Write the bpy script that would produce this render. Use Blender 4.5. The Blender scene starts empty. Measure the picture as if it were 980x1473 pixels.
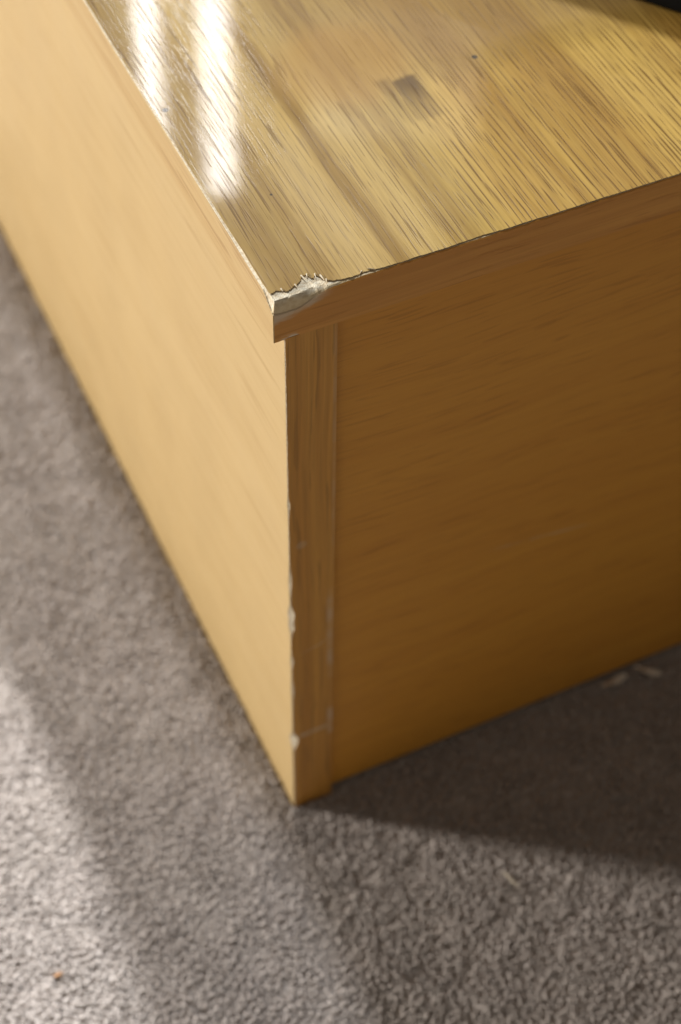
import bpy, bmesh, math, random
import numpy as np
from mathutils import Matrix, Vector

random.seed(7)
rng = np.random.default_rng(11)
scene = bpy.context.scene
col = scene.collection

# ------------------------------------------------------------------ camera
cam_data = bpy.data.cameras.new("camera")
cam = bpy.data.objects.new("camera", cam_data)
col.objects.link(cam)
cam.matrix_world = Matrix((
    (0.90627415, 0.32434257, -0.27105177, -0.16802147),
    (-0.42255317, 0.71152288, -0.56141252, -0.39499715),
    (0.01076956, 0.62332744, 0.78188677, 0.77258783),
    (0, 0, 0, 1)))
cam_data.sensor_fit = 'VERTICAL'
cam_data.sensor_height = 36.0
cam_data.sensor_width = 24.0
cam_data.lens = 61.87
cam_data.clip_start = 0.01
cam_data.clip_end = 100
cam_data.dof.use_dof = True
cam_data.dof.focus_distance = 0.612
cam_data.dof.aperture_fstop = 7.0
cam_data.dof.aperture_blades = 7
scene.camera = cam

# ------------------------------------------------------------------ world and lamps
world = bpy.data.worlds.new("World")
scene.world = world
world.use_nodes = True
bg = world.node_tree.nodes["Background"]
bg.inputs[0].default_value = (1.0, 0.90, 0.76, 1)
bg.inputs[1].default_value = 0.155


def polar(target, az, el, d):
    a, e = math.radians(az), math.radians(el)
    return Vector(target) + Vector((math.cos(a) * math.cos(e), math.sin(a) * math.cos(e), math.sin(e))) * d


def area_lamp(name, target, az, el, d, w, h, power, color):
    ld = bpy.data.lights.new(name, 'AREA')
    ld.shape = 'RECTANGLE'
    ld.size, ld.size_y = w, h
    ld.energy = power
    ld.color = color
    o = bpy.data.objects.new(name, ld)
    col.objects.link(o)
    o.location = polar(target, az, el, d)
    o.rotation_euler = (Vector(target) - o.location).to_track_quat('-Z', 'Y').to_euler()
    return o


# daylight from the left of the room, and from the curtained window behind the cabinet
area_lamp("window_light_side", (0, 0, 0.15), 143, 19, 6.0, 0.55, 1.2, 450, (1.0, 0.965, 0.90))
area_lamp("window_light_back", (0, 0, 0.15), 88, 55, 3.0, 0.11, 0.4, 60, (0.90, 0.95, 1.0))
# gaps in the curtain (they give the streaks of gloss on the top)
area_lamp("curtain_gap", (0.003, 0.13, 0.35), 72.1, 35.6, 2.5, 0.038, 0.40, 1.05, (1.0, 0.99, 0.97))
area_lamp("curtain_gap", (0.022, 0.11, 0.35), 69.5, 36.2, 2.5, 0.054, 0.50, 1.75, (1.0, 0.99, 0.97))
area_lamp("curtain_glow", (0.06, 0.07, 0.35), 62, 37.0, 2.5, 0.30, 0.22, 0.24, (1.0, 0.97, 0.94))

spot_data = bpy.data.lights.new("carpet_patch_spot", 'SPOT')  # added spot: its cone edge draws the border of the bright carpet patch
spot_data.energy = 455
spot_data.color = (0.94, 0.98, 1.0)
spot_data.shadow_soft_size = 0.01
spot_data.spot_blend = 0.008
spot = bpy.data.objects.new("carpet_patch_spot", spot_data)
col.objects.link(spot)
_tgt = Vector((-0.774, 0.05, 0))
spot.location = Vector((-0.097, 1.7, 1.9))
spot.rotation_euler = (_tgt - spot.location).to_track_quat('-Z', 'Y').to_euler()
spot_data.spot_size = math.radians(30)

scene.view_settings.view_transform = 'Standard'
scene.view_settings.look = 'None'
scene.view_settings.exposure = 0
scene.view_settings.gamma = 1
scene.view_settings.use_curve_mapping = False


# ------------------------------------------------------------------ node helpers
class Mat:
    def __init__(self, name):
        self.m = bpy.data.materials.new(name)
        self.m.use_nodes = True
        self.nt = self.m.node_tree
        self.p = self.nt.nodes["Principled BSDF"]
        self.co = self.nt.nodes.new("ShaderNodeTexCoord").outputs["Object"]
        s = self.nt.nodes.new("ShaderNodeSeparateXYZ")
        self.nt.links.new(self.co, s.inputs[0])
        self.x, self.y, self.z = s.outputs

    def set(self, sock, v):
        if isinstance(v, bpy.types.NodeSocket):
            self.nt.links.new(v, sock)
        elif isinstance(v, (tuple, list)) and len(v) == 3 and sock.type == 'RGBA':
            sock.default_value = (*v, 1)
        else:
            sock.default_value = v

    def math(self, op, a, b=0.0, clamp=False):
        n = self.nt.nodes.new("ShaderNodeMath")
        n.operation = op
        n.use_clamp = clamp
        self.set(n.inputs[0], a)
        self.set(n.inputs[1], b)
        return n.outputs[0]

    def add(self, a, b): return self.math('ADD', a, b)
    def mul(self, a, b): return self.math('MULTIPLY', a, b)
    def sub(self, a, b): return self.math('SUBTRACT', a, b)

    def comb(self, x, y, z):
        n = self.nt.nodes.new("ShaderNodeCombineXYZ")
        self.set(n.inputs[0], x); self.set(n.inputs[1], y); self.set(n.inputs[2], z)
        return n.outputs[0]

    def noise(self, vec, scale=1.0, detail=2.0, rough=0.5, dist=0.0):
        n = self.nt.nodes.new("ShaderNodeTexNoise")
        self.set(n.inputs["Vector"], vec)
        n.inputs["Scale"].default_value = scale
        n.inputs["Detail"].default_value = detail
        n.inputs["Roughness"].default_value = rough
        n.inputs["Distortion"].default_value = dist
        return n.outputs["Fac"]

    def step(self, v, lo, hi, a=0.0, b=1.0):
        n = self.nt.nodes.new("ShaderNodeMapRange")
        n.interpolation_type = 'SMOOTHSTEP'
        self.set(n.inputs["Value"], v)
        for k, q in (("From Min", lo), ("From Max", hi), ("To Min", a), ("To Max", b)):
            self.set(n.inputs[k], q)
        return n.outputs["Result"]

    def mix(self, f, a, b, mode='MIX'):
        n = self.nt.nodes.new("ShaderNodeMix")
        n.data_type = 'RGBA'
        n.blend_type = mode
        self.set(n.inputs["Factor"], f)
        self.set(n.inputs[6], a); self.set(n.inputs[7], b)
        return n.outputs[2]

    def bump(self, h, strength, dist):
        n = self.nt.nodes.new("ShaderNodeBump")
        n.inputs["Strength"].default_value = strength
        n.inputs["Distance"].default_value = dist
        self.set(n.inputs["Height"], h)
        return n.outputs[0]

    def box(self, u, v, u0, u1, v0, v1, soft):
        """1 inside the rectangle u0..u1 x v0..v1 with soft borders"""
        a = self.mul(self.step(u, u0 - soft, u0 + soft), self.step(u, u1 - soft, u1 + soft, 1.0, 0.0))
        b = self.mul(self.step(v, v0 - soft, v0 + soft), self.step(v, v1 - soft, v1 + soft, 1.0, 0.0))
        return self.mul(a, b)

    def seg(self, u, v, a, b, w):
        """soft line segment from a to b in the u,v plane, half width w"""
        dx, dy = b[0] - a[0], b[1] - a[1]
        L = math.hypot(dx, dy)
        dx, dy = dx / L, dy / L
        du, dv = self.sub(u, a[0]), self.sub(v, a[1])
        t = self.add(self.mul(du, dx), self.mul(dv, dy))
        n = self.math('ABSOLUTE', self.sub(self.mul(dv, dx), self.mul(du, dy)))
        return self.mul(self.step(n, w * 0.2, w, 1.0, 0.0),
                        self.mul(self.step(t, -0.1 * L, 0.15 * L), self.step(t, 0.85 * L, 1.1 * L, 1.0, 0.0)))

    def spot(self, u, v, c, r):
        d = self.math('SQRT', self.add(self.math('POWER', self.sub(u, c[0]), 2.0), self.math('POWER', self.sub(v, c[1]), 2.0)))
        return self.step(d, r * 0.5, r, 1.0, 0.0)


def oak(name, along, across, depth, light, dark, pore, pore_amt=0.6, wander=0.012, band=30.0, contrast=1.0,
        rough=0.4, coat=0.0, coat_rough=0.1, ring=0.0, pore_across=420, pore_along=45, seed=0.0, bump=0.25, extra=None, pre=None):
    m = Mat(name)
    ax = {'x': m.x, 'y': m.y, 'z': m.z}
    A, C, D = ax[along], ax[across], ax[depth]
    w = m.noise(m.comb(m.mul(A, 5.0), m.mul(C, 7.0), seed), 1.0, 2.0)
    Cw = m.add(C, m.mul(m.sub(w, 0.5), wander))
    D2 = m.add(m.mul(D, 40.0), seed)
    # broad growth bands, narrower ones, then fibre
    b1 = m.noise(m.comb(m.mul(Cw, band), m.mul(A, 1.8), D2), 1.0, 3.0, 0.6)
    b2 = m.noise(m.comb(m.mul(Cw, band * 5), m.mul(A, 4.0), D2), 1.0, 2.0, 0.6)
    fb = m.noise(m.comb(m.mul(Cw, 900), m.mul(A, 22.0), D2), 1.0, 2.0, 0.6)
    t = m.add(m.mul(b1, 0.65), m.mul(b2, 0.35))
    c = m.mix(m.step(t, 0.5 - 0.16 / contrast, 0.5 + 0.16 / contrast), dark, light)
    if pre:
        c = pre(m, c, Cw, A)
    c = m.mix(m.step(fb, 0.35, 0.75, 0.0, 0.22 * contrast), c, pore)
    # pores: long thin dashes, denser in some bands
    dens = m.step(b2, 0.35, 0.65, 0.025, -0.035)
    pn = m.noise(m.comb(m.mul(Cw, pore_across), m.mul(A, pore_along), D2), 1.0, 1.0, 0.4)
    pn2 = m.noise(m.comb(m.mul(Cw, pore_across * 2.1), m.mul(A, pore_along * 1.3), m.add(D2, 9.0)), 1.0, 1.0, 0.4)
    pm = m.step(m.add(pn, dens), 0.62, 0.68)
    pm2 = m.mul(m.step(m.add(pn2, dens), 0.64, 0.72), 0.6)
    pm = m.math('MAXIMUM', pm, pm2)
    if ring:
        # closely set growth lines, broken into dashes of open pores
        rw = m.noise(m.comb(m.mul(C, 70.0), m.mul(A, 5.0), seed), 1.0, 2.0)
        ph = m.add(m.mul(C, 6.2832 / ring), m.mul(rw, 19.0))
        wv = m.math('SINE', ph)
        line = m.step(wv, 0.25, 0.95)
        dash = m.noise(m.comb(m.mul(C, 1.0 / ring), m.mul(A, 46.0), m.add(seed, 3.0)), 1.0, 2.0, 0.6)
        zone = m.step(m.add(C, m.mul(m.sub(b1, 0.5), 0.15)), 0.045, 0.100, 0.25, 1.0)
        c = m.mix(m.mul(m.mul(line, zone), m.step(dash, 0.30, 0.60, 0.10, 0.50)), c, tuple(0.55 * v + 0.45 * w_ for v, w_ in zip(dark, pore)))
        thin = m.mul(m.step(wv, 0.78, 0.97), m.step(dash, 0.44, 0.54))
        pm = m.math('MAXIMUM', m.mul(pm, 0.75), m.mul(thin, m.add(0.35, m.mul(zone, 0.6))))
    c = m.mix(m.mul(pm, pore_amt), c, pore)
    h = m.sub(m.mul(fb, 0.15), pm)
    m.set(m.p.inputs["Roughness"], rough)
    m.p.inputs["Coat Weight"].default_value = coat
    m.p.inputs["Coat Roughness"].default_value = coat_rough
    if extra:
        c = extra(m, c, pm)
    m.set(m.p.inputs["Base Color"], c)
    nb = m.bump(h, bump, 0.0004)
    m.set(m.p.inputs["Normal"], nb)
    if coat:
        wavy = m.noise(m.comb(m.mul(C, 60), m.mul(A, 14), 0.0), 1.0, 2.0)
        n2 = m.bump(m.add(m.mul(wavy, 0.16), m.mul(h, 0.12)), bump * 0.5, 0.0004)
        m.set(m.p.inputs["Coat Normal"], n2)
    return m.m


# ------------------------------------------------------------------ materials
def top_bands(m, c, C, A):
    """the broad pale and brown growth bands of the flat-sawn left part of the top"""
    n = m.nt.nodes.new("ShaderNodeValToRGB")
    w = m.noise(m.comb(m.mul(C, 45.0), m.mul(A, 14.0), 2.0), 1.0, 3.0, 0.6)
    u = m.add(m.add(C, m.mul(m.sub(w, 0.5), 0.007)), m.mul(A, 0.02))
    m.set(n.inputs[0], m.mul(m.add(u, 0.005), 10.0))
    st = [(-0.005, (0.346, 0.214, 0.054)), (0.005, (0.286, 0.171, 0.040)), (0.011, (0.391, 0.257, 0.076)), (0.018, (0.331, 0.201, 0.051)),
          (0.023, (0.559, 0.382, 0.132)), (0.032, (0.612, 0.432, 0.169)), (0.040, (0.559, 0.374, 0.120)), (0.0425, (0.256, 0.140, 0.021)),
          (0.0460, (0.278, 0.154, 0.027)), (0.049, (0.577, 0.390, 0.125)), (0.058, (0.612, 0.432, 0.157)), (0.064, (0.525, 0.349, 0.100)),
          (0.0665, (0.301, 0.175, 0.035)), (0.069, (0.525, 0.349, 0.094)), (0.0735, (0.323, 0.193, 0.040)), (0.079, (0.577, 0.390, 0.100)), (0.094, (0.612, 0.403, 0.100))]
    e = n.color_ramp.elements
    while len(e) < len(st):
        e.new(0.5)
    for k, (p, q) in enumerate(st):
        e[k].position = (p + 0.005) * 10.0
    for k, (p, q) in enumerate(st):
        e[k].color = (*q, 1)
    return m.mix(m.step(C, 0.080, 0.098, 0.78, 0.0), c, n.outputs[0])


def top_extra(m, c, pm):
    x, y = m.x, m.y
    n = m.noise(m.co, 60.0, 3.0)
    big = m.noise(m.co, 14.0, 2.0)
    jx = m.add(x, m.mul(m.sub(m.noise(m.comb(m.mul(x, 60), m.mul(y, 25), 0.0), 1.0, 3.0), 0.5), 0.006))
    jy = m.add(y, m.mul(m.sub(m.noise(m.co, 35.0, 3.0), 0.5), 0.012))
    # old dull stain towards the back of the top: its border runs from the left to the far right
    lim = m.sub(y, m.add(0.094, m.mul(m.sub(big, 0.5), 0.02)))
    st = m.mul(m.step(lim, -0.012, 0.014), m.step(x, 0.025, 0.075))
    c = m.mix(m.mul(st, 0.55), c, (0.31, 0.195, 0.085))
    # amber ring border of that stain
    ring = m.mul(m.mul(m.step(lim, -0.016, -0.004), m.step(lim, 0.000, 0.008, 1.0, 0.0)), m.step(x, 0.07, 0.11))
    c = m.mix(m.mul(ring, 0.30), c, (0.30, 0.175, 0.030))
    # orange blush
    c = m.mix(m.mul(m.spot(jx, jy, (0.071, 0.108), 0.034), 0.42), c, (0.46, 0.24, 0.050))
    # grey mark with straight sides, fading towards the front
    fade = m.step(jy, 0.062, 0.088, 0.25, 1.0)
    mk = m.math('MAXIMUM', m.mul(m.box(jx, jy, 0.0845, 0.0955, 0.066, 0.0915, 0.0016), m.mul(fade, 0.82)),
                m.mul(m.box(jx, jy, 0.0785, 0.0850, 0.066, 0.0945, 0.0022), m.mul(fade, 0.40)))
    c = m.mix(mk, c, (0.13, 0.080, 0.042))
    # slightly paler zone in the middle of the front part
    c = m.mix(m.mul(m.spot(jx, jy, (0.055, 0.045), 0.050), 0.12), c, (0.66, 0.50, 0.28))
    # flecks of dirt
    for q, r in (((0.1210, 0.0912), 0.0016), ((0.0002, 0.1104), 0.0016), ((0.0173, 0.0506), 0.0007)):
        c = m.mix(m.mul(m.spot(m.add(x, m.mul(m.sub(n, 0.5), 0.002)), m.add(y, m.mul(m.sub(n, 0.5), 0.002)), q, r), 0.85), c, (0.03, 0.025, 0.02))
    m.set(m.p.inputs["Roughness"], m.step(n, 0.3, 0.7, 0.36, 0.5))
    m.p.inputs["Specular IOR Level"].default_value = 0.22
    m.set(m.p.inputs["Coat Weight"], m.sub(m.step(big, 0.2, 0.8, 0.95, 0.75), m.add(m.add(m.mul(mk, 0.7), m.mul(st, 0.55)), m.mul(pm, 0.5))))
    return c


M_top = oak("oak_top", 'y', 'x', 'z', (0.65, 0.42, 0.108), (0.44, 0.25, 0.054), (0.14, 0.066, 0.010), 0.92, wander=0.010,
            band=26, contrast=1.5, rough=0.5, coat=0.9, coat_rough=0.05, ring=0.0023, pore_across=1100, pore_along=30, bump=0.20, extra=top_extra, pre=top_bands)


def side_extra(m, c, pm):
    n = m.noise(m.co, 25.0, 3.0)
    sc = m.mul(m.spot(m.y, m.z, (0.108, 0.026), 0.010), m.step(n, 0.35, 0.6))
    c = m.mix(m.mul(sc, 0.4), c, (0.75, 0.66, 0.52))
    m.set(m.p.inputs["Roughness"], m.step(n, 0.3, 0.7, 0.42, 0.52))
    return c


M_side = oak("oak_side_veneer", 'y', 'z', 'x', (0.59, 0.42, 0.198), (0.56, 0.39, 0.175), (0.42, 0.26, 0.095), 0.38, wander=0.02,
             band=22, contrast=0.8, rough=0.46, pore_across=560, pore_along=16, seed=3.1, bump=0.10, extra=side_extra)
M_side_edge = oak("oak_side_edge", 'y', 'z', 'x', (0.60, 0.43, 0.20), (0.54, 0.36, 0.15), (0.36, 0.20, 0.07), 0.6, wander=0.008,
                  band=60, contrast=1.0, rough=0.42, pore_across=420, pore_along=18, seed=5.7, bump=0.12)
FL, FD, FP = (0.73, 0.342, 0.044), (0.67, 0.295, 0.036), (0.42, 0.160, 0.020)


def band_extra(m, c, pm):
    n = m.noise(m.comb(m.mul(m.x, 250), m.mul(m.z, 700), 0.0), 1.0, 3.0)
    lim = m.add(m.sub(m.z, 0.3408), m.mul(m.x, -0.30))
    k = m.mul(m.step(m.add(lim, m.mul(m.sub(n, 0.5), 0.004)), -0.0015, 0.0022), m.step(m.x, 0.010, 0.020, 1.0, 0.0))
    c = m.mix(m.mul(k, 0.75), c, (0.66, 0.56, 0.40))
    k2 = m.mul(m.box(m.x, m.z, -0.0015, 0.0045, 0.329, 0.3325, 0.0012), m.step(n, 0.35, 0.6))
    return m.mix(m.mul(k2, 0.7), c, (0.72, 0.64, 0.50))


M_band = oak("oak_front_band", 'x', 'z', 'y', (0.72, 0.345, 0.068), (0.61, 0.265, 0.046), FP, 0.4, wander=0.008, band=70, contrast=1.0,
             rough=0.45, pore_across=480, pore_along=30, seed=1.3, bump=0.15, extra=band_extra)


def panel_extra(m, c, pm):
    n = m.noise(m.co, 90.0, 2.0)
    s = m.seg(m.x, m.z, (0.100, 0.1525), (0.150, 0.1445), 0.0011)
    c = m.mix(m.mul(m.mul(s, m.step(n, 0.35, 0.6)), 0.35), c, (0.62, 0.46, 0.30))
    s = m.seg(m.x, m.z, (0.118, 0.1500), (0.140, 0.1462), 0.0013)
    return m.mix(m.mul(s, 0.22), c, (0.62, 0.46, 0.30))


M_panel = oak("oak_front_panel", 'x', 'z', 'y', FL, FD, FP, 0.40, wander=0.030, band=24, contrast=0.75, rough=0.5,
              pore_across=950, pore_along=40, seed=8.2, bump=0.12, extra=panel_extra)


def stile_extra(m, c, pm):
    n = m.noise(m.co, 120.0, 3.0)
    k = m.step(n, 0.35, 0.62)
    jz = m.add(m.z, m.mul(m.sub(n, 0.5), 0.004))
    pale = (0.66, 0.56, 0.42)
    for a, b, w, f in (((0.002, 0.0640), (0.0195, 0.0645), 0.0026, 0.70), ((0.0188, 0.108), (0.0183, 0.170), 0.0022, 0.45),
                       ((0.0195, 0.058), (0.0192, 0.080), 0.0026, 0.55), ((0.004, 0.1315), (0.018, 0.1365), 0.0009, 0.35),
                       ((0.0196, 0.20), (0.0196, 0.33), 0.0012, 0.20)):
        c = m.mix(m.mul(m.mul(m.seg(m.x, jz, a, b, w), m.add(0.35, m.mul(k, 0.65))), f), c, pale)
    c = m.mix(m.mul(m.spot(m.x, m.z, (0.0055, 0.210), 0.003), 0.25), c, pale)
    return c


M_stile = oak("oak_stile", 'z', 'x', 'y', (0.74, 0.375, 0.070), (0.57, 0.26, 0.042), (0.24, 0.11, 0.02), 0.35, wander=0.006, band=110,
              contrast=1.1, rough=0.46, pore_across=520, pore_along=28, seed=4.4, bump=0.15, extra=stile_extra)


def core_mat():
    m = Mat("exposed_particle_board")
    n = m.noise(m.comb(m.mul(m.x, 500), m.mul(m.y, 900), m.mul(m.z, 900)), 1.0, 3.0)
    n2 = m.noise(m.co, 260.0, 3.0)
    c = m.mix(m.step(n, 0.35, 0.65), (0.66, 0.54, 0.37), (0.84, 0.75, 0.58))
    c = m.mix(m.step(n2, 0.5, 0.68, 0.0, 0.4), c, (0.52, 0.40, 0.25))
    c = m.mix(m.mul(m.step(m.add(m.y, m.mul(m.sub(n2, 0.5), 0.001)), 0.0003, 0.0014, 1.0, 0.0), m.step(m.z, 0.33, 0.34, 0.0, 0.6)), c, (0.74, 0.55, 0.28))
    m.set(m.p.inputs["Base Color"], c)
    m.p.inputs["Roughness"].default_value = 0.75
    m.set(m.p.inputs["Normal"], m.bump(m.add(n, n2), 0.15, 0.0003))
    return m.m


M_core = core_mat()


def splinter_mat():
    m = Mat("splintered_veneer_edge")
    n = m.noise(m.co, 900.0, 2.0)
    m.set(m.p.inputs["Base Color"], m.mix(m.step(n, 0.35, 0.65), (0.40, 0.28, 0.14), (0.60, 0.46, 0.28)))
    m.p.inputs["Roughness"].default_value = 0.7
    return m.m


M_splinter = splinter_mat()


def pile_mat():
    m = Mat("carpet_pile")
    g = m.nt.nodes.new("ShaderNodeNewGeometry")
    r = g.outputs["Random Per Island"]
    n = m.noise(m.co, 22.0, 3.0)
    n2 = m.noise(m.co, 1400.0, 2.0)
    c = m.mix(r, (0.415, 0.365, 0.332), (0.528, 0.469, 0.433))
    c = m.mix(m.step(n, 0.35, 0.65, 0.0, 0.30), c, (0.421, 0.365, 0.343))
    c = m.mix(m.step(n2, 0.3, 0.7, 0.0, 0.3), c, (0.359, 0.309, 0.275))
    m.set(m.p.inputs["Base Color"], c)
    m.p.inputs["Roughness"].default_value = 0.85
    m.p.inputs["Specular IOR Level"].default_value = 0.2
    m.p.inputs["Sheen Weight"].default_value = 0.25
    m.p.inputs["Sheen Roughness"].default_value = 0.5
    m.set(m.p.inputs["Normal"], m.bump(n2, 0.5, 0.0004))
    return m.m


M_pile = pile_mat()


def backing_mat():
    m = Mat("carpet_backing")
    n = m.noise(m.co, 400.0, 3.0)
    m.set(m.p.inputs["Base Color"], m.mix(n, (0.359, 0.314, 0.282), (0.494, 0.432, 0.393)))
    m.p.inputs["Roughness"].default_value = 0.95
    m.set(m.p.inputs["Normal"], m.bump(n, 0.8, 0.003))
    return m.m


M_back = backing_mat()


def plain(name, c, rough, spec=0.5):
    m = Mat(name)
    n = m.noise(m.co, 300.0, 3.0)
    m.set(m.p.inputs["Base Color"], m.mix(n, tuple(v * 0.8 for v in c), tuple(min(1, v * 1.2) for v in c)))
    m.set(m.p.inputs["Roughness"], m.step(n, 0.3, 0.7, rough - 0.05, rough + 0.05))
    m.p.inputs["Specular IOR Level"].default_value = spec
    return m.m


M_black = plain("black_plastic", (0.005, 0.005, 0.005), 0.65, 0.12)
M_scrap = plain("pale_scrap", (0.62, 0.56, 0.48), 0.8)
M_fibre = plain("pale_fibre", (0.66, 0.58, 0.46), 0.8)
M_crumb = plain("orange_crumb", (0.30, 0.15, 0.06), 0.7)


# ------------------------------------------------------------------ mesh helpers
def link(name, verts, faces, mats, parent=None, fmat=None, smooth=False):
    me = bpy.data.meshes.new(name)
    me.from_pydata([tuple(map(float, v)) for v in verts], [], faces)
    for mt in (mats if isinstance(mats, (list, tuple)) else [mats]):
        me.materials.append(mt)
    if fmat is not None:
        me.polygons.foreach_set("material_index", np.array(fmat, dtype=np.int32))
    bm = bmesh.new()
    bm.from_mesh(me)
    bmesh.ops.recalc_face_normals(bm, faces=bm.faces)
    bm.to_mesh(me)
    bm.free()
    if smooth:
        me.polygons.foreach_set("use_smooth", [True] * len(me.polygons))
    me.update()
    o = bpy.data.objects.new(name, me)
    col.objects.link(o)
    o.parent = parent
    return o


def tag(o, label, cat=None, group=None, kind=None):
    o["label"] = label
    if cat: o["category"] = cat
    if group: o["group"] = group
    if kind: o["kind"] = kind
    return o


def box_mesh(name, lo, hi, mat, parent, bev=0.0):
    bm = bmesh.new()
    bmesh.ops.create_cube(bm, size=1)
    for v in bm.verts:
        v.co = Vector([lo[i] + (v.co[i] + 0.5) * (hi[i] - lo[i]) for i in range(3)])
    if bev:
        bmesh.ops.bevel(bm, geom=list(bm.edges), offset=bev, segments=2, affect='EDGES', profile=0.6)
    me = bpy.data.meshes.new(name)
    bm.to_mesh(me)
    bm.free()
    me.materials.append(mat)
    o = bpy.data.objects.new(name, me)
    col.objects.link(o)
    o.parent = parent
    return o


def loft(name, rings, mats, parent, seg_mat=None):
    """closed tube through rings of equal length, capped at both ends; seg_mat[i] is the material of side i"""
    n = len(rings[0])
    V = [p for r in rings for p in r]
    F, fm = [], []
    for k in range(len(rings) - 1):
        for i in range(n):
            j = (i + 1) % n
            F.append((k * n + i, k * n + j, (k + 1) * n + j, (k + 1) * n + i))
            fm.append(seg_mat[i] if seg_mat else 0)
    F.append(tuple(range(n)))
    F.append(tuple((len(rings) - 1) * n + i for i in range(n)))
    fm += [0, 0]
    return link(name, V, F, mats, parent, fm)


def fnoise(s, seed, amp=1.0):
    """smooth repeatable 1-D noise made of a few sines"""
    r = np.random.default_rng(seed)
    out = 0 * s
    for k in range(7):
        out = out + np.sin(s * (2.0 ** k) * (0.8 + 0.4 * r.random()) + 6.28 * r.random()) / (1.35 ** k)
    return out * amp / 2.2


# ------------------------------------------------------------------ the carpet
fl = 3.0
floor = link("floor", [(-fl, -fl, -0.0014), (fl, -fl, -0.0014), (fl, fl, -0.0014), (-fl, fl, -0.0014)], [(0, 1, 2, 3)], M_back)
tag(floor, "taupe carpet floor under the cabinet", kind="structure")

W, DEP, H = 0.62, 0.62, 0.350          # the cabinet: width along x, depth along y, height
T, OV, SW, REC = 0.0190, 0.0040, 0.0203, 0.0028


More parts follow.
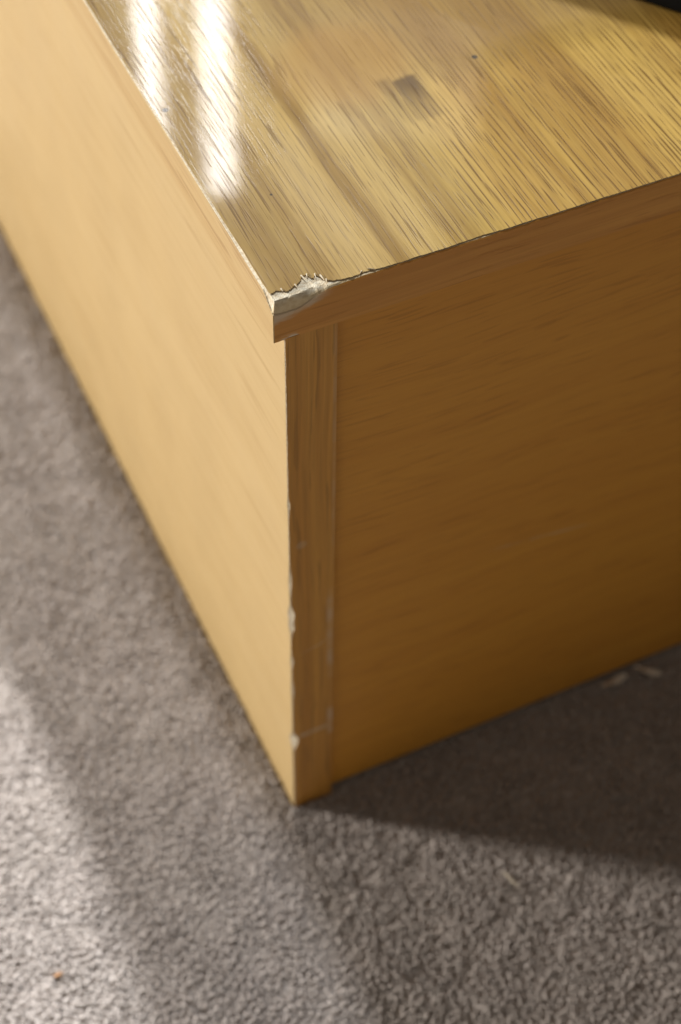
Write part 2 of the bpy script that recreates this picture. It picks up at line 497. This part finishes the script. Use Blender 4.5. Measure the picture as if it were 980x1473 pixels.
def pile():
    sp = 0.00172
    xs = np.arange(-0.25, 0.33, sp)
    ys = np.arange(-0.25, 0.56, sp)
    X, Y = np.meshgrid(xs, ys)
    X = X.ravel() + rng.uniform(-0.5, 0.5, X.size) * sp
    Y = Y.ravel() + rng.uniform(-0.5, 0.5, Y.size) * sp
    keep = ~((X > -0.0009) & (Y > -0.0009) & ~((X > SW) & (Y < REC - 0.0009)))
    X, Y = X[keep], Y[keep]
    n = X.size
    # the pile leans in patches, and neighbouring tufts clump
    def f(a, b, s, ph):
        return np.sin(a * s + ph + 1.7 * np.sin(b * s * 0.7 + ph)) * np.cos(b * s * 0.9 - ph * 2 + 1.3 * np.sin(a * s * 0.6))
    lx = 0.0007 * f(X, Y, 90, 0.3) + 0.0005 * f(X, Y, 260, 1.3) + rng.normal(0, 0.0006, n)
    ly = 0.0007 * f(X, Y, 100, 2.1) + 0.0005 * f(X, Y, 300, 4.2) + rng.normal(0, 0.0006, n) + 0.0003
    # keep tufts from leaning into the cabinet
    near = (Y > -0.003) & (X > -0.004) & (X < 0.003)
    lx = np.where((X > -0.0035) & (X < 0) & (Y > -0.001), np.minimum(lx, -0.0002), lx)
    ly = np.where((Y > -0.0035) & (Y < 0.004) & (X > 0), np.minimum(ly, -0.0003), ly)
    h = 0.0083 + 0.0006 * f(X, Y, 140, 0.9) + 0.0004 * f(X, Y, 420, 3.3) + rng.normal(0, 0.0004, n)
    edge = np.minimum(np.where(Y > -0.004, np.abs(X), 1), np.where(X > -0.004, np.abs(Y), 1))
    h = h + np.where((edge < 0.004) & ~((X > SW) & (Y > -0.004)), rng.uniform(0, 0.0014, n), 0)      # pile pushed up against the cabinet
    rad = rng.uniform(0.0006, 0.0013, n)
    ph = rng.uniform(0, 6.28, n)

    def tubes(X, Y, lx, ly, h, rad, ph, S, rings):
        n, K = X.size, len(rings)
        P = np.zeros((n, S * K + 1, 3), dtype=np.float32)
        for k, (tz, rr, tl) in enumerate(rings):
            for s in range(S):
                a = ph + s * 2 * math.pi / S + k * 0.5
                q = rad * rr * (1 + 0.22 * np.sin(ph * 3 + s * 2.1 + k))
                P[:, k * S + s, 0] = X + lx * tl + np.cos(a) * q
                P[:, k * S + s, 1] = Y + ly * tl + np.sin(a) * q
                P[:, k * S + s, 2] = -0.0075 + h * tz + 0.0003 * np.sin(a + ph)
        P[:, -1, 0] = X + lx * 1.15
        P[:, -1, 1] = Y + ly * 1.15
        P[:, -1, 2] = -0.0075 + h
        tri = []
        for k in range(K - 1):
            for s in range(S):
                a, b = k * S + s, k * S + (s + 1) % S
                tri += [(a, b, b + S), (a, b + S, a + S)]
        for s in range(S):
            tri.append(((K - 1) * S + s, (K - 1) * S + (s + 1) % S, K * S))
        tri = np.array(tri, dtype=np.int64)
        nv = S * K + 1
        return P.reshape(-1, 3), (tri[None] + (np.arange(n) * nv)[:, None, None]).reshape(-1, 3)

    P1, F1 = tubes(X, Y, lx, ly, h, rad, ph, 5, [(0.6, 1.1, 0.2), (0.91, 0.88, 0.8)])
    # thinner loose yarn ends between the tufts
    k2 = rng.random(n) < 0.85
    X2 = X[k2] + rng.normal(0, 0.0009, k2.sum()); Y2 = Y[k2] + rng.normal(0, 0.0009, k2.sum())
    ok = ~((X2 > -0.0012) & (Y2 > -0.0012))
    X2, Y2 = X2[ok], Y2[ok]
    lx2 = lx[k2][ok] * 1.3 + rng.normal(0, 0.0008, X2.size); ly2 = ly[k2][ok] * 1.3 + rng.normal(0, 0.0008, X2.size)
    lx2 = np.where((X2 > -0.005) & (X2 < 0), np.minimum(lx2, -0.0001), lx2)
    ly2 = np.where((Y2 > -0.005) & (Y2 < 0), np.minimum(ly2, -0.0001), ly2)
    h2 = h[k2][ok] + rng.normal(0.0001, 0.0005, X2.size)
    P2, F2 = tubes(X2, Y2, lx2, ly2, h2, rng.uniform(0.0003, 0.00055, X2.size), rng.uniform(0, 6.28, X2.size), 3,
                   [(0.55, 1.1, 0.15), (0.92, 0.8, 0.85)])
    P = np.concatenate([P1, P2])
    Fc = np.concatenate([F1, F2 + len(P1)])
    me = bpy.data.meshes.new("carpet_pile")
    me.vertices.add(len(P))
    me.vertices.foreach_set("co", P.reshape(-1))
    me.loops.add(Fc.size)
    me.loops.foreach_set("vertex_index", Fc.reshape(-1).astype(np.int32))
    me.polygons.add(len(Fc))
    me.polygons.foreach_set("loop_start", np.arange(0, Fc.size, 3, dtype=np.int32))
    me.polygons.foreach_set("use_smooth", np.ones(len(Fc), dtype=bool))
    me.update(calc_edges=True)
    me.materials.append(M_pile)
    o = bpy.data.objects.new("carpet_pile", me)
    col.objects.link(o)
    tag(o, "short taupe cut pile of the carpet round the cabinet", "carpet", kind="stuff")
    print("tufts", n, "tris", len(Fc))


pile()

# ------------------------------------------------------------------ the cabinet
cab = bpy.data.objects.new("wooden_cabinet", None)
col.objects.link(cab)
cab.empty_display_size = 0.1
tag(cab, "worn oak veneer cabinet with a chipped top corner standing on taupe carpet", "cabinet")

# --- top panel: particle board core with ragged, worn arrises, veneer sheet and edge strips on it
VT = 0.00045                           # veneer thickness
up = np.array([[-6, 4.6], [-2.56, 4.84], [0.95, 4.36], [2.33, 3.4], [5.27, 4.37], [8.18, 5.17], [10.0, 7.71], [11.23, 8.1], [13.56, 5.73], [14.71, 6.52],
               [15.88, 5.06], [16.81, 2.5], [19.08, 1.73], [22.85, 0.85], [26, 0.5], [29.6, 1.0], [33, 0.9], [36.5, 0.45], [45, 0.1], [50, 0.35], [60, 0.08], [70, 0.4],
               [78, 0.6], [84, 0.1], [95, 0.25], [104, 0.06], [122, 0.2], [135, 0.06], [160, 0.1], [900, 0.1]]) / 1000
lo = np.array([[-6, 344.6], [-3.53, 344.48], [-0.13, 344.22], [4.53, 343.94], [8.33, 345.62], [12.68, 347.67], [18.29, 348.65], [22.49, 349.2],
               [28, 349.3], [36, 349.45], [900, 349.5]]) / 1000


def yt(x):                             # where the top veneer ends along the front
    b = np.interp(x, up[:, 0], up[:, 1])
    return np.maximum(0.00005, b + (0.00008 + 0.09 * b) * fnoise(x * 900, 3) + (0.00006 + 0.05 * b) * np.maximum(0, fnoise(x * 2600, 5)))


def zb(x):                             # where the front strip ends upwards
    b = np.interp(x, lo[:, 0], lo[:, 1])
    return np.minimum(H - VT * 0.6, b + 0.00025 * fnoise(x * 500, 8))


def wl(y):                             # rubbed width along the left arris
    b = np.interp(y, [0, 0.006, 0.03, 0.05, 0.08, 0.2, 0.7], [0.0010, 0.0006, 0.0005, 0.00035, 0.00012, 0.0001, 0.0001])
    return np.maximum(0.0001, b * (1 + 0.25 * fnoise(y * 120, 21)))


def zl(y):                             # where the left strip ends upwards
    b = np.interp(y, [0, 0.002, 0.0055, 0.008, 0.05, 0.7], [0.0054, 0.0045, 0.0018, 0.0006, 0.0004, 0.00015])
    return H - b * (1 + 0.12 * fnoise(y * 160, 23))


xs = np.unique(np.round(np.concatenate([-OV + np.array([0, .2, .4, .6, .8, 1.0, 1.3, 1.6, 2.0]) / 1000, np.arange(-0.0016, 0.045, 0.0004),
                                        np.arange(0.045, 0.25, 0.001), np.linspace(0.25, W + OV, 12)]), 6))
ys = np.unique(np.round(np.concatenate([np.arange(0, 0.0125, 0.0005), np.arange(0.0125, 0.2, 0.002), np.linspace(0.2, DEP, 12)]), 6))
X, Y = np.meshgrid(xs, ys, indexing='ij')
YT, ZB = yt(X), zb(X)
zc = H - VT
fr = np.clip(Y / np.maximum(YT, 1e-5), 0, 1)
zp = zc - 0.0001 - 0.08 * np.maximum(YT - Y, 0)          # a flat ledge, then a rounded drop to the strip
zf = ZB + np.maximum(zp - ZB, 0) * np.clip(Y / np.maximum(0.3 * YT, 1e-5), 0, 1) ** 0.6
zf = np.where(ZB > zc, zc, zf)
lf = np.clip((X + OV) / np.maximum(wl(Y), 1e-5), 0, 1)
ZL = np.minimum(zl(Y), zc)
zlft = ZL + (zc - ZL) * lf
rough_n = 0.00005 * np.sin(X * 4100 + 3 * np.sin(Y * 2900)) * np.cos(Y * 3700 + 2 * np.sin(X * 1700))
Z = np.minimum(np.minimum(zf, zlft), zc)
Z = np.where(Z < zc - 1e-5, np.minimum(Z + rough_n, zc), Z)
nx, ny = len(xs), len(ys)
V = [(X[i, j], Y[i, j], Z[i, j]) for i in range(nx) for j in range(ny)]
F = [(i * ny + j, (i + 1) * ny + j, (i + 1) * ny + j + 1, i * ny + j + 1) for i in range(nx - 1) for j in range(ny - 1)]
border = [(i, 0) for i in range(nx)] + [(nx - 1, j) for j in range(1, ny)] + [(i, ny - 1) for i in range(nx - 2, -1, -1)] + [(0, j) for j in range(ny - 2, 0, -1)]
base = len(V)
for (i, j) in border:
    V.append((X[i, j], Y[i, j], H - T))
nb = len(border)
for k in range(nb):
    a, b = border[k], border[(k + 1) % nb]
    F.append((a[0] * ny + a[1], b[0] * ny + b[1], base + (k + 1) % nb, base + k))
F.append(tuple(base + k for k in range(nb)))
top = link("top_panel", V, F, [M_core], cab)
tag(top, "oak veneered top panel with its front left corner broken away to pale board")

# veneer sheet with splintered front edge
vx = np.unique(np.concatenate([np.arange(-OV, 0.045, 0.00022), np.arange(0.045, 0.25, 0.0005), np.linspace(0.25, W + OV, 8)]))
vx = vx[vx > -OV + wl(np.array([0.005]))[0]]
front = [(x, y) for x, y in zip(vx, yt(vx))]
y0 = front[0][1]
vy = np.concatenate([np.arange(y0 + 0.0006, 0.2, 0.0012), np.linspace(0.2, DEP, 10)])
left = [(-OV + w, y) for y, w in zip(vy, wl(vy))]
outline = front + [(W + OV, DEP)] + left[::-1]
n = len(outline)
V = [(x, y, H) for x, y in outline] + [(x, y, H - VT + 0.00002) for x, y in outline]
F = [tuple(range(n))] + [(k, (k + 1) % n, n + (k + 1) % n, n + k) for k in range(n)]
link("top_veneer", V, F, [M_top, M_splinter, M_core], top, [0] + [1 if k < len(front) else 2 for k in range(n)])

# splinters lifting from the broken veneer edge
for k, (sx, ln, tw) in enumerate([(0.0099, 0.0030, 0.3), (0.0146, 0.0022, -0.2), (0.0160, 0.0028, 0.15), (0.0171, 0.0020, -0.3), (0.0062, 0.0016, 0.2),
                                  (0.0120, 0.0018, -0.25), (0.0010, 0.0014, 0.2), (0.0300, 0.0018, -0.9), (0.0325, 0.0024, 1.1)]):
    sy = float(yt(np.array([sx]))[0])
    w_, d = 0.00022, Vector((math.sin(tw), -math.cos(tw), 0)) * ln
    a = Vector((sx, sy + 0.0006, H - 0.0002)); b = a + d
    V = [a + Vector((-w_, 0, 0)), a + Vector((w_, 0, 0)), b + Vector((0, 0, 0.0001)),
         a + Vector((-w_, 0, 0.0006)), a + Vector((w_, 0, 0.0007)), b + Vector((0, 0, 0.0005))]
    link("splinter", V, [(0, 1, 2), (3, 4, 5), (0, 1, 4, 3), (1, 2, 5, 4), (2, 0, 3, 5)], M_core, top)

# front edge strip of the top
bx = np.unique(np.concatenate([np.arange(-OV, 0.05, 0.0004), np.arange(0.05, 0.25, 0.002), np.linspace(0.25, W + OV, 6)]))
# its lower left corner has a small chip
zlow = H - T + np.interp(bx, [-OV, 0.0005, 0.0015, 0.0042, 0.0060, 0.9], [0.0, 0.0001, 0.0010, 0.0012, 0.0, 0.0]) + 0.00008 * fnoise(bx * 700, 31)
zlow = np.maximum(zlow, H - T - 0.0001)
rings = [[(x, -VT, a), (x, -VT, b - VT * 0.9), (x, -0.00002, b), (x, -0.00002, a)] for x, a, b in zip(bx, zlow, zb(bx))]
loft("edge_strip", rings, [M_band], top, [0, 0, 0, 0])
# left edge strip of the top
by = np.unique(np.concatenate([np.arange(-VT, 0.012, 0.0004), np.arange(0.012, 0.2, 0.002), np.linspace(0.2, DEP, 6)]))
rings = [[(-OV - VT, y, H - T), (-OV - VT, y, b), (-OV - 0.00002, y, b), (-OV - 0.00002, y, H - T)] for y, b in zip(by, zl(np.maximum(by, 0)))]
loft("edge_strip", rings, [M_side_edge, M_core], top, [0, 1, 0, 0])

# --- side panel: the left face, its front edge faced with a narrow upright strip; the arris is chipped
zz = np.unique(np.concatenate([np.arange(-0.0020, H - T - 0.0005, 0.0006), [H - T - 0.0003]]))
chip = (0.0019 * np.exp(-((zz - 0.163) / 0.006) ** 2) + 0.0014 * np.exp(-((zz - 0.154) / 0.0035) ** 2) + 0.0026 * np.exp(-((zz - 0.0615) / 0.0058) ** 2)
        + 0.0009 * np.exp(-((zz - 0.128) / 0.004) ** 2) + 0.0007 * np.exp(-((zz - 0.238) / 0.004) ** 2) + 0.0007 * np.exp(-((zz - 0.105) / 0.008) ** 2)
        + 0.0008 * np.exp(-((zz - 0.187) / 0.010) ** 2))
xc = np.maximum(0.00012, 0.00020 + chip * 0.9 + 0.00016 * fnoise(zz * 260, 41) + 0.0002 * np.clip((0.22 - zz) / 0.22, 0, 1))
yc = np.maximum(0.00010, 0.00010 + chip * 1.4 + 0.00012 * fnoise(zz * 330, 43))
rings = [[(0, DEP - 0.004, z), (0, b, z), (a, VT, z), (SW, VT, z), (SW, DEP - 0.004, z)] for z, a, b in zip(zz, xc, np.maximum(yc, VT + 0.00005))]
side = loft("side_panel", rings, [M_side, M_core], cab, [0, 1, 1, 0, 0])
tag(side, "pale oak veneered left side panel catching the window light")
xe = np.maximum(0.0, xc - 0.00005)
rings = [[(a, 0, z), (SW, 0, z), (SW, VT - 0.00002, z), (a + 0.0001, VT - 0.00002, z)] for z, a in zip(zz, xe)]
stile = loft("edge_strip", rings, [M_stile, M_core], side, [0, 0, 0, 1])
tag(stile, "scuffed upright oak strip facing the front edge of the side panel")

# --- front panel, set back a little between the sides, and the unseen back and far side
box_mesh("front_panel", (SW + 0.0003, REC, 0.0022), (W - SW - 0.0003, REC + 0.018, H - T - 0.0004), M_panel, cab, 0.0004)
box_mesh("side_panel", (W - SW, 0, -0.0020), (W, DEP - 0.004, H - T - 0.0003), M_side, cab, 0.0004)
box_mesh("back_panel", (SW + 0.0003, DEP - 0.016, -0.0019), (W - SW - 0.0003, DEP - 0.005, H - T - 0.0004), M_panel, cab, 0.0004)


# ------------------------------------------------------------------ black device at the far right of the top
dev = bpy.data.objects.new("black_device", None)
col.objects.link(dev)
tag(dev, "low black plastic device cut off by the frame, standing on the cabinet top", "device")
ea = math.radians(125.7)                       # direction of its near long edge
u, v = Vector((math.cos(ea), math.sin(ea), 0)), Vector((math.sin(ea), -math.cos(ea), 0))
dev.location = Vector((0.2010, 0.0897, H + 0.0002)) + u * 0.055 + v * 0.048
dev.rotation_euler = (0, 0, ea)                # local x runs along the edge, local -y points into the body
box_mesh("body", (-0.095, -0.05, 0.002), (0.11, 0.05, 0.036), M_black, dev, 0.003)
for fx in (-0.08, 0.095):
    for fy in (-0.038, 0.038):
        box_mesh("foot", (fx - 0.006, fy - 0.006, 0.0), (fx + 0.006, fy + 0.006, 0.0022), M_black, dev, 0.0004)


# ------------------------------------------------------------------ litter on the carpet
def shred(name, pts, widths, thick, mat, label, cat):
    """a curled flat shred following pts"""
    P = [Vector(p) for p in pts]
    rings = []
    for k, p in enumerate(P):
        d = (P[min(k + 1, len(P) - 1)] - P[max(k - 1, 0)]).normalized()
        s = d.cross(Vector((0, 0, 1))).normalized() * widths[k]
        u = Vector((0, 0, thick))
        tw = Vector((0, 0, widths[k] * 0.5 * math.sin(k * 1.7)))
        rings.append([p - s - tw, p + s + tw, p + s + tw + u, p - s - tw + u])
    o = loft(name, rings, mat, None)
    return tag(o, label, cat)


shred("paper_scrap", [(0.1735, -0.0030, 0.0020), (0.178, -0.0040, 0.0030), (0.183, -0.0038, 0.0028), (0.1885, -0.0026, 0.0030)], [0.0009, 0.0020, 0.0022, 0.0010], 0.0004,
      M_scrap, "small pale flat scrap on the shaded carpet against the front panel", "scrap")
shred("paper_scrap", [(0.1945, -0.0010, 0.0046), (0.1978, -0.0046, 0.0042), (0.2016, -0.0078, 0.0034), (0.2055, -0.0098, 0.0030)], [0.0009, 0.0019, 0.0021, 0.0010], 0.0004,
      M_scrap, "pale curled scrap lying slantwise right of the flat one", "scrap")
shred("carpet_fibre", [(0.0765, -0.0752, 0.0012), (0.0778, -0.0790, 0.0026), (0.0782, -0.0825, 0.0026), (0.0800, -0.0855, 0.0014)], [0.0003, 0.0006, 0.0006, 0.0003], 0.0006,
      M_fibre, "single pale loose fibre on the carpet in front of the cabinet", "fibre")
shred("crumb", [(-0.1372, -0.0352, 0.0014), (-0.1358, -0.0358, 0.0020), (-0.1342, -0.0356, 0.0019), (-0.1330, -0.0350, 0.0013)], [0.0004, 0.0010, 0.0009, 0.0004], 0.0010,
      M_crumb, "tiny orange crumb on the bright strip of carpet", "crumb")
